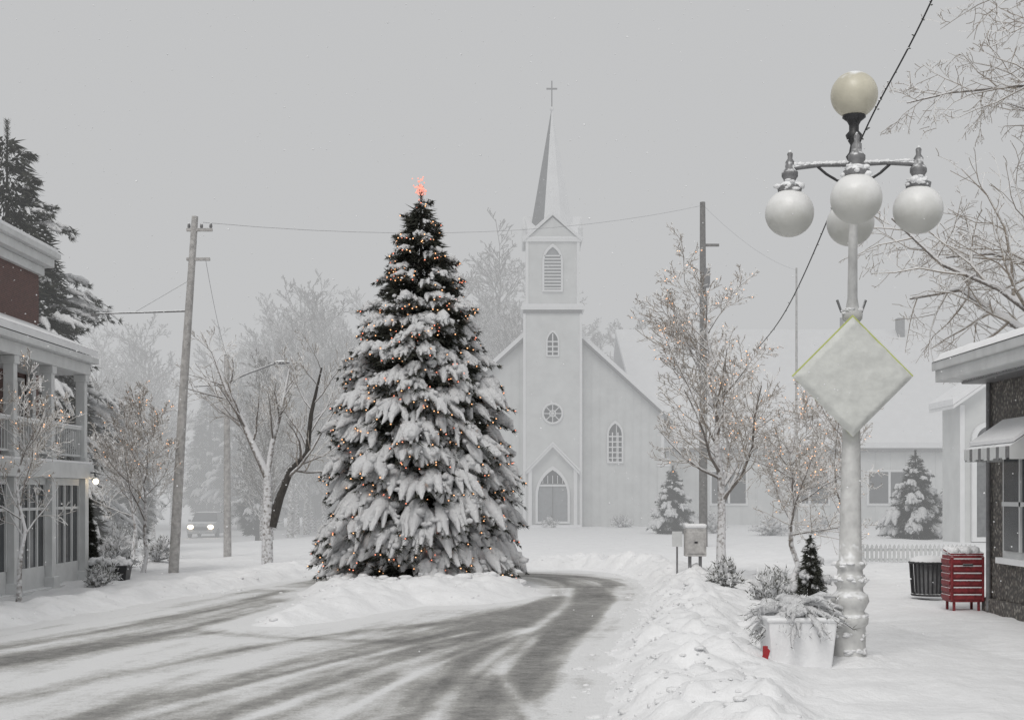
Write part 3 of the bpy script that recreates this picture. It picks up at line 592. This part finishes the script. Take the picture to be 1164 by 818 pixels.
# ------------------------------------------------------------ street lamp
LP=empty('street_lamp',(3.45,14.55,0)); LP.rotation_euler=(0,math.radians(.5),0)
b=Buf(); b.lathe(0,0,[(-.2,.17),(.06,.175),(.08,.165),(.44,.16),(.47,.185),(.53,.19),(.56,.16),(.60,.145),(.64,.165),(.70,.195),(.76,.18),(.80,.135),(.84,.13),(.88,.16),(.93,.17),(.97,.13),(1.02,.125),(1.05,.15),(1.09,.15),(1.12,.115),(1.5,.108),(2.4,.09),(3.55,.075),(3.58,.10),(3.64,.105),(3.68,.07),(3.72,.062),(3.80,.05),(4.5,.044),(4.95,.04)],LAMPW,28)
sn=[];sr=[]
for k in range(150):
    z=R.choice([.55,.74,.92,1.08,.2,.35,3.67])+R.normal(0,.012); a=R.uniform(0,6.28); r=.15 if z<1.2 else .085
    sn.append((r*math.cos(a),r*math.sin(a),z)); sr.append((R.uniform(.02,.045),R.uniform(.02,.045),R.uniform(.012,.028)))
b.blobs(sn,np.array(sr),SNOW,.12,2)
for a in (.5,2.6):
    b.tube([(0,0,3.62),(.12*math.cos(a),.04,3.66),(.17*math.cos(a),.05,3.78)],.014,5,IRON)
obj('post',b,LP)
OF=-.19
b=Buf(); b.lathe(0,0,[(4.95,.04),(4.98,.075),(5.05,.08),(5.1,.06),(5.2,.06),(5.24,.08),(5.28,.05),(5.36,.035),(5.42,.07),(5.46,.085),(5.5,.05),(5.56,.05),(5.6,.07),(5.64,.12),(5.68,.11)],BLACK,16)
for k in range(4):
    a=math.pi/2*k+OF; ca,sa=math.cos(a),math.sin(a); L=.64
    b.tube([(0,0,5.16),(L*.5*ca,L*.5*sa,5.17),(L*ca,L*sa,5.14)],.026,8,IRON)
    b.tube([(.04*ca,.04*sa,4.98),(.16*ca,.16*sa,5.0),(.27*ca,.27*sa,5.07),(.36*ca,.36*sa,5.15)],.015,6,BLACK)
    b.lathe(L*ca,L*sa,[(4.9,.12),(4.95,.13),(4.98,.09),(5.02,.06),(5.06,.085),(5.1,.085),(5.14,.05),(5.2,.05),(5.24,.025),(5.29,.03),(5.33,.005)],IRON,16)
obj('arms',b,LP)
b=Buf(); sn=[];sr=[]
for k in range(4):
    a=math.pi/2*k+OF; L=.64; cx,cy=L*math.cos(a),L*math.sin(a)
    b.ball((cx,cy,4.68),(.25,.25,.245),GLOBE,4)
    for j in range(34): aa=R.uniform(0,6.28); rr=R.uniform(0,.13); sn.append((cx+rr*math.cos(aa),cy+rr*math.sin(aa),4.99-rr*.5+R.uniform(-.03,.05))); sr.append((R.uniform(.025,.05),R.uniform(.025,.05),R.uniform(.015,.03)))
    for j in range(22): t=R.rand(); sn.append((cx*t,cy*t,5.18)); sr.append((.03,.03,R.uniform(.014,.028)))
b.ball((0,0,5.87),.238,GLOBEC,4)
obj('globes',b,LP)
b=Buf(); b.blobs(sn,np.array(sr),SNOW,.1,2); obj('lamp_snow',b,LP)
# diamond sign
TS=empty('traffic_sign',(3.44,14.36,2.985)); b=Buf(); q=.615
D=[(0,q),(q,0),(0,-q),(-q,0)]
b.slab([(x,0,z) for x,z in D],(0,.012,0),YEL)
b.box(-.03,.03,.013,.05,-.5,.5,IRON)
obj('sign_plate',b,TS)
b=Buf(); g=np.linspace(-1,1,41); U,W2=np.meshgrid(g,g); m_=.985
xx=(U-W2)/2*q*m_; zz=(U+W2)/2*q*m_-.012; ed=np.minimum(1-np.abs(U),1-np.abs(W2))
wob=.012*(fbm(xx+5,zz,9,3)-.5)*(1-sstep(0,.2,ed)); xx=xx+wob; zz=zz+wob
yy=-.004-.03*sstep(0,.12,ed)-.03*fbm(xx,zz,6,4)*sstep(0,.1,ed)
i=(np.arange(40)[:,None]*41+np.arange(40)[None,:]); F=np.stack([i,i+1,i+42,i+41],-1).reshape(-1,4)
b.add(np.stack([xx,yy,zz],-1).reshape(-1,3),F,SIGNSNOW,True); obj('sign_snow',b,TS)
# planter
PL=empty('planter_box',(2.88,14.4,0)); b=Buf()
b.add([(-.29,-.29,0),(.29,-.29,0),(.29,.29,0),(-.29,.29,0),(-.34,-.34,.52),(.34,-.34,.52),(.34,.34,.52),(-.34,.34,.52)],[[0,1,5,4],[1,2,6,5],[2,3,7,6],[3,0,4,7],[0,3,2,1]],SNOW)
b.box(-.36,.36,-.36,.36,.521,.57,SNOW)
obj('box',b,PL,bevel=.02)
b=Buf(); nP=[];nD=[]
for k in range(130):
    a=R.uniform(0,6.28); L=R.uniform(.25,.6); el=R.uniform(.05,1.3); P=[]
    for t in np.linspace(0,1,8):
        r_=L*t*math.cos(el*(1-.4*t)); P.append(np.array([r_*math.cos(a),r_*math.sin(a),.56+L*.85*t*math.sin(el)-.30*t*t]))
        for j in range(6): nP.append(P[-1]+R.normal(0,.012,3)); nD.append(np.array([math.cos(a),math.sin(a),-.2])*.6+R.normal(0,.6,3))
    b.tube(P,.005,4,BARKD)
    if k%6: 
        rr=np.array([.3,.7,1,.9,.8,.9,.6,.1])*R.uniform(.02,.045); b.tube(np.array(P)+np.array([0,0,1])*rr[:,None]*.6,rr,7,SNOWT,jit=.2)
b.needles(nP,nD,R.uniform(.04,.09,len(nP)),.004,NEEDLE2); b.blobs(R.normal(0,.15,(30,3))*np.array([1,1,.25])+np.array([0,0,.62]),R.uniform(.06,.11,30),SNOWT,.12,2); obj('evergreen_boughs',b,PL)
b=Buf(); b.tube([(-.39,-.42,.0),(-.39,-.42,.30)],.026,8,REDP,cap=True); b.slab([(-.43,-.45,.19),(-.38,-.45,.15),(-.35,-.455,.26),(-.39,-.455,.30)],(0,-.015,0),REDP); obj('ribbon_stake',b,PL)
# snow drift around lamp
b=Buf(); g1=np.linspace(-1,1,60); A,B_=np.meshgrid(g1,g1); rr=np.hypot(A,B_*1.0); px_=3.5+A*.8; py_=14.6+B_*.8
zq=gz(px_,py_)-.04+.13*np.clip(1-rr**1.6,-.3,1)*(.6+.8*fbm(px_,py_,5,4)); i=(np.arange(59)[:,None]*60+np.arange(59)[None,:])
b.add(np.stack([px_,py_,zq],-1).reshape(-1,3),np.stack([i,i+1,i+61,i+60],-1).reshape(-1,4),GROUND,True); obj('snow_drift',b)
# ------------------------------------------------------------ newspaper box, bin, fence, boxes
BE=empty('newspaper_box',(6.64,20.95,.08)); BE.scale=(.9,.9,.95); b=Buf()
for sx in (-1,1):
    for sy in (-.18,.18): b.box(sx*.2-.02,sx*.2+.02,sy-.02,sy+.02,0,.2,RED)
b.box(-.27,.27,-.23,.23,.14,.86,RED); b.slab([(-.27,-.23,.861),(.27,-.23,.861),(.27,.23,.93),(-.27,.23,.93)],(0,0,.03),RED)
b.box(-.27,-.23,-.26,-.231,.16,.84,RED); b.box(.23,.27,-.26,-.231,.16,.84,RED)
for k in range(6): b.box(-.228,.228,-.25,-.232,.18+k*.11,.25+k*.11,RED)
for k in range(6): b.box(-.29,-.271,-.22,.22,.18+k*.11,.25+k*.11,RED)
b.box(-.08,.08,-.28,-.251,.7,.73,BLACK)
obj('body',b,BE,bevel=.006)
b=Buf(); 
for k in range(6): b.box(-.226,.226,-.262,-.233,.252+k*.11,.265+k*.11,SNOW)
b.blobs([(R.uniform(-.22,.22),R.uniform(-.2,.2),.93) for k in range(50)],R.uniform(.05,.09,50),SNOW,.1,2); obj('snow_cap',b,BE)
TR=empty('trash_bin',(6.78,23.1,.1)); b=Buf()
for k in range(26):
    a=k/26*6.283; b.tube([(.27*math.cos(a),.27*math.sin(a),.05),(.29*math.cos(a),.29*math.sin(a),.3),(.31*math.cos(a),.31*math.sin(a),.6)],.013,4,BLACK)
for z,r in ((.06,.275),(.58,.315)): b.tube([(r*math.cos(a),r*math.sin(a),z) for a in np.linspace(0,6.283,25)],.022,6,BLACK)
obj('slatted_body',b,TR); b=Buf(); b.lathe(0,0,[(.04,.21),(.58,.23)],IRON,20); obj('liner',b,TR); b=Buf(); b.lathe(0,0,[(.6,.32),(.64,.31),(.68,.2),(.7,.01)],SNOW,20); obj('snow_cap',b,TR)
b=Buf()
for k in range(26): xx=8.6+k*.11; b.box(xx,xx+.07,34.98,35.0,.05,.5,WHITE); b.add([(xx,34.98,.5),(xx+.07,34.98,.5),(xx+.035,34.98,.56)],[[0,1,2]],WHITE)
b.box(8.6,11.4,35.002,35.04,.15,.2,WHITE); b.box(8.6,11.4,35.002,35.04,.38,.43,WHITE); b.box(8.6,11.4,34.99,35.05,.431,.46,SNOW); obj('picket_fence',b)
UB=empty('utility_box',(3.5,27.2,.05)); b=Buf(); b.box(-.13,-.07,-.03,.03,0,.6,IRON); b.box(.07,.13,-.03,.03,0,.6,IRON); b.box(-.2,.2,-.14,.14,.55,1.08,WOODP); b.box(-.17,.17,-.155,-.141,.6,1.02,WOODP); b.box(-.03,.03,-.17,-.156,.8,.84,BLACK); obj('cabinet',b,UB,bevel=.015)
b=Buf(); b.box(-.21,.21,-.15,.15,1.082,1.17,SNOW); obj('snow_cap',b,UB,bevel=.04)
MB=empty('sign_post',(3.25,28.0,0)); b=Buf(); b.tube([(0,0,0),(0,0,1.05)],.02,6,IRON); b.box(-.1,.1,-.02,-.005,.75,1.05,WHITE); obj('post',b,MB)
for x,y in [(-8.2,28.3),(-7.7,27.9)]:
    P_=empty('black_planter',(x,y,.03)); b=Buf(); b.add([(-.15,-.15,0),(.15,-.15,0),(.15,.15,0),(-.15,.15,0),(-.2,-.2,.36),(.2,-.2,.36),(.2,.2,.36),(-.2,.2,.36)],[[0,1,5,4],[1,2,6,5],[2,3,7,6],[3,0,4,7]],BLACK); obj('pot',b,P_)
    b=Buf(); b.blobs(R.normal(0,.08,(30,3))*np.array([1,1,.4])+np.array([0,0,.4]),R.uniform(.05,.1,30),SNOW,.15,2); obj('snow_cap',b,P_)
# ------------------------------------------------------------ poles & wires
def catw(b,p,q,sag,r=.008,m=BLACK,n=14):
    p=np.array(p);q=np.array(q); b.tube([tuple(p+(q-p)*t-np.array([0,0,4*sag*t*(1-t)])) for t in np.linspace(0,1,n)],r,4,m)
UP=empty('utility_pole',(-7.3,30.6,0)); b=Buf(); b.tube([(0,0,-.2),(.23,0,4),(.48,0,7.75)],[.115,.095,.07],10,WOODP,cap=True)
b.box(.3,.85,-.04,.04,7.43,7.49,WOODP); b.box(.3,.8,-.04,.04,6.8,6.86,WOODP)
for xx in (.35,.62,.82): b.lathe(xx,0,[(7.49,.02),(7.52,.035),(7.58,.03),(7.61,.01)],IRON,8)
obj('pole',b,UP); b=Buf(); b.tube([(.35,0,5.72),(-.8,0,5.68),(-1.65,0,5.66)],[.022,.018,.014],6,IRON); b.tube([(.4,0,6.4),(-.8,0,5.7)],.005,4,IRON); b.box(-1.75,-1.6,-.06,.06,5.6,5.66,IRON); obj('bracket_arm',b,UP)
U2=empty('utility_pole',(6.05,45,0)); b=Buf(); b.tube([(0,0,-.2),(0,0,6),(-.02,0,11.0)],[.14,.12,.085],8,POLED,cap=True); b.box(-.1,.5,-.04,.04,9.6,9.68,POLED); b.tube([(.1,0,8.3),(.1,0,8.9)],.12,8,IRON,cap=True); obj('pole',b,U2)
U3=empty('cobra_street_light',(-7.6,38,0)); b=Buf(); b.tube([(0,0,-.2),(-.02,0,5.5)],[.11,.07],8,WOODP,cap=True); b.tube([(0,0,4.75),(.5,0,4.98),(1.3,0,5.28)],.025,6,IRON); b.tube([(-.9,0,4.65),(0,0,4.7),(.2,0,4.8)],.02,6,IRON); b.ball((1.45,0,5.29),(.22,.1,.06),IRON,3); obj('pole_and_head',b,U3)
U4=empty('utility_pole',(-11.9,45,0)); b=Buf(); b.tube([(0,0,-.6),(0,0,4.6)],[.06,.04],8,WOODP,cap=True); obj('pole',b,U4)
U5=empty('utility_pole',(12.0,60,0)); b=Buf(); b.tube([(0,0,-.2),(0,0,11.3)],[.08,.04],8,WOODP,cap=True); obj('pole',b,U5)
WIRE=mat('wire_snowy',(.36,.36,.37),.7,.2,9,0)
b=Buf()
catw(b,(-6.65,30.6,7.62),(6.05,45,10.9),.5,.005,WIRE); catw(b,(-6.6,30.6,6.87),(-7.6,38,5.4),.2,.005,WIRE)
catw(b,(6.05,45,10.9),(12,60,11.2),.3,.005,WIRE)
obj('overhead_wires',b)
b=Buf(); pts=[(4.15,11.5,7.7),(3.88,13,6.3),(3.68,14.2,5.75),(3.62,14.85,5.45),(3.75,17,5.0),(4.25,22,4.55),(4.75,27.5,4.6)]
P=np.array(pts); 
for _ in range(3):
    Q=np.empty((len(P)*2-1,3)); Q[::2]=P; Q[1::2]=(P[1:]+P[:-1])/2; Q[1:-1]=(Q[:-2]+2*Q[1:-1]+Q[2:])/4; P=Q
b.tube(P,.008,6,BLACK); k=R.randint(0,len(P),60); b.blobs(P[k]+R.normal(0,.012,(60,3)),np.full(60,.013),NEEDLE2,.3); obj('garland_wire',b)
# ------------------------------------------------------------ car
cz=GZ(-19.6,89.5)
CA=empty('car',(-19.6,89.5,cz)); CP=mat('car_paint',(.3,.31,.32),.35,.1,3,0,snow=.8)
b=Buf()
def loft(secs,m,sm=False):
    k=len(secs[0]); V=[p for s_ in secs for p in s_]; F=[[i*k+j,i*k+(j+1)%k,(i+1)*k+(j+1)%k,(i+1)*k+j] for i in range(len(secs)-1) for j in range(k)]
    b.add(V,F,m,sm); b.add(secs[0],[list(range(k))],m); b.add(secs[-1],[list(range(k))],m)
def ring(y,w,z0,z1): return [(-w,y,z0+.12),(-w*.92,y,z0),(w*.92,y,z0),(w,y,z0+.12),(w,y,z1-.12),(w*.88,y,z1),(-w*.88,y,z1),(-w,y,z1-.12)]
loft([ring(0,.80,.32,.78),ring(.12,.9,.26,.92),ring(1.2,.93,.26,1.02),ring(3.8,.93,.26,1.05),ring(4.5,.88,.3,1.0)],CP)
b.add([(-.84,1.1,1.0),(.84,1.1,1.0),(.66,1.75,1.58),(-.66,1.75,1.58),(-.84,4.4,1.02),(.84,4.4,1.02),(.68,4.0,1.58),(-.68,4.0,1.58)],[[3,2,6,7],[0,3,7,4],[1,5,6,2],[4,7,6,5]],CP)
b.add([(-.78,1.1,1.04),(.78,1.1,1.04),(.62,1.72,1.55),(-.62,1.72,1.55)],[[0,1,2,3]],GLASS); b.box(-.66,.66,1.74,4.02,1.575,1.62,SNOW)
b.box(-.45,.45,-.03,.0,.5,.7,BLACK); b.box(-.82,.82,-.06,.05,.3,.42,CP)
for sx in (-1,1):
    for yy in (.85,3.6): b.tube([(sx*.78,yy,.33),(sx*.95,yy,.33)],.33,18,BLACK,False,True)
    b.box(sx*1.0-.08,sx*1.0+.08,1.35,1.45,1.0,1.15,CP)
obj('body',b,CA)
b=Buf()
for sx in (-1,1): b.ball((sx*.63,-.03,.7),(.19,.06,.13),WARM,3)
obj('headlights',b,CA)
# ------------------------------------------------------------ falling snow (real flakes in the air)
b=Buf(); N=5000; y=R.uniform(9,45,N); x=R.uniform(-.45,.45,N)*y; z=R.uniform(.1,1,N)*(1.8+.42*y); r=R.uniform(.004,.009,N)
b.blobs(np.stack([x,y,z],1),r,SNOW,.2,1); obj('falling_snow',b)
# ------------------------------------------------------------ haze bank, self-lit: added emission at sky tone stands in for scattered light
m=bpy.data.materials.new('glowing_fog'); m.use_nodes=True; n=m.node_tree.nodes; l=m.node_tree.links; n.clear()
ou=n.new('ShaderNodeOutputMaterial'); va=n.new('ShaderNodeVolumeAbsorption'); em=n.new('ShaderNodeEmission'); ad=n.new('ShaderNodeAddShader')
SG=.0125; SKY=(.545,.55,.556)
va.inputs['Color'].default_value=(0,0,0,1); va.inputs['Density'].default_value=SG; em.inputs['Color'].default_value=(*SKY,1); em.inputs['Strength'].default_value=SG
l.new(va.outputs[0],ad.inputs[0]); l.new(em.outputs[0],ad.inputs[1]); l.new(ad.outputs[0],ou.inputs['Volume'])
b=Buf(); b.box(-500,500,33,700,-12,70,m); obj('glowing_fog',b)
# ------------------------------------------------------------ world / light / camera
w=bpy.data.worlds.new('World'); S.world=w; w.use_nodes=True; n=w.node_tree.nodes; l=w.node_tree.links
bg=n['Background']; sk=n.new('ShaderNodeTexSky'); sk.sky_type='NISHITA'; sk.sun_disc=False; sk.sun_elevation=math.radians(50); sk.sun_rotation=math.radians(200)
hs=n.new('ShaderNodeHueSaturation'); hs.inputs['Saturation'].default_value=.1; l.new(sk.outputs[0],hs.inputs['Color'])
mx=n.new('ShaderNodeMix'); mx.data_type='RGBA'; mx.inputs[0].default_value=.88; l.new(hs.outputs[0],mx.inputs[6]); mx.inputs[7].default_value=(5.45,5.5,5.58,1)
l.new(mx.outputs[2],bg.inputs['Color']); bg.inputs['Strength'].default_value=.1
sd_=bpy.data.lights.new('sun','SUN'); sd_.energy=1.5; sd_.angle=math.radians(25); sd_.color=(1,.975,.94); so=link(bpy.data.objects.new('sun',sd_))
d=Vector((math.sin(math.radians(200))*.64,math.cos(math.radians(200))*.64,.77)); so.rotation_euler=d.to_track_quat('Z','Y').to_euler()
cd=bpy.data.cameras.new('camera'); cd.lens=50; cd.sensor_width=36; cd.shift_y=.13; cd.clip_end=3000; co=link(bpy.data.objects.new('camera',cd)); co.location=(0,0,1.8); co.rotation_euler=(math.radians(90),0,0)
S.camera=co; S.view_settings.view_transform='Standard'; S.view_settings.look='None'; S.view_settings.exposure=0
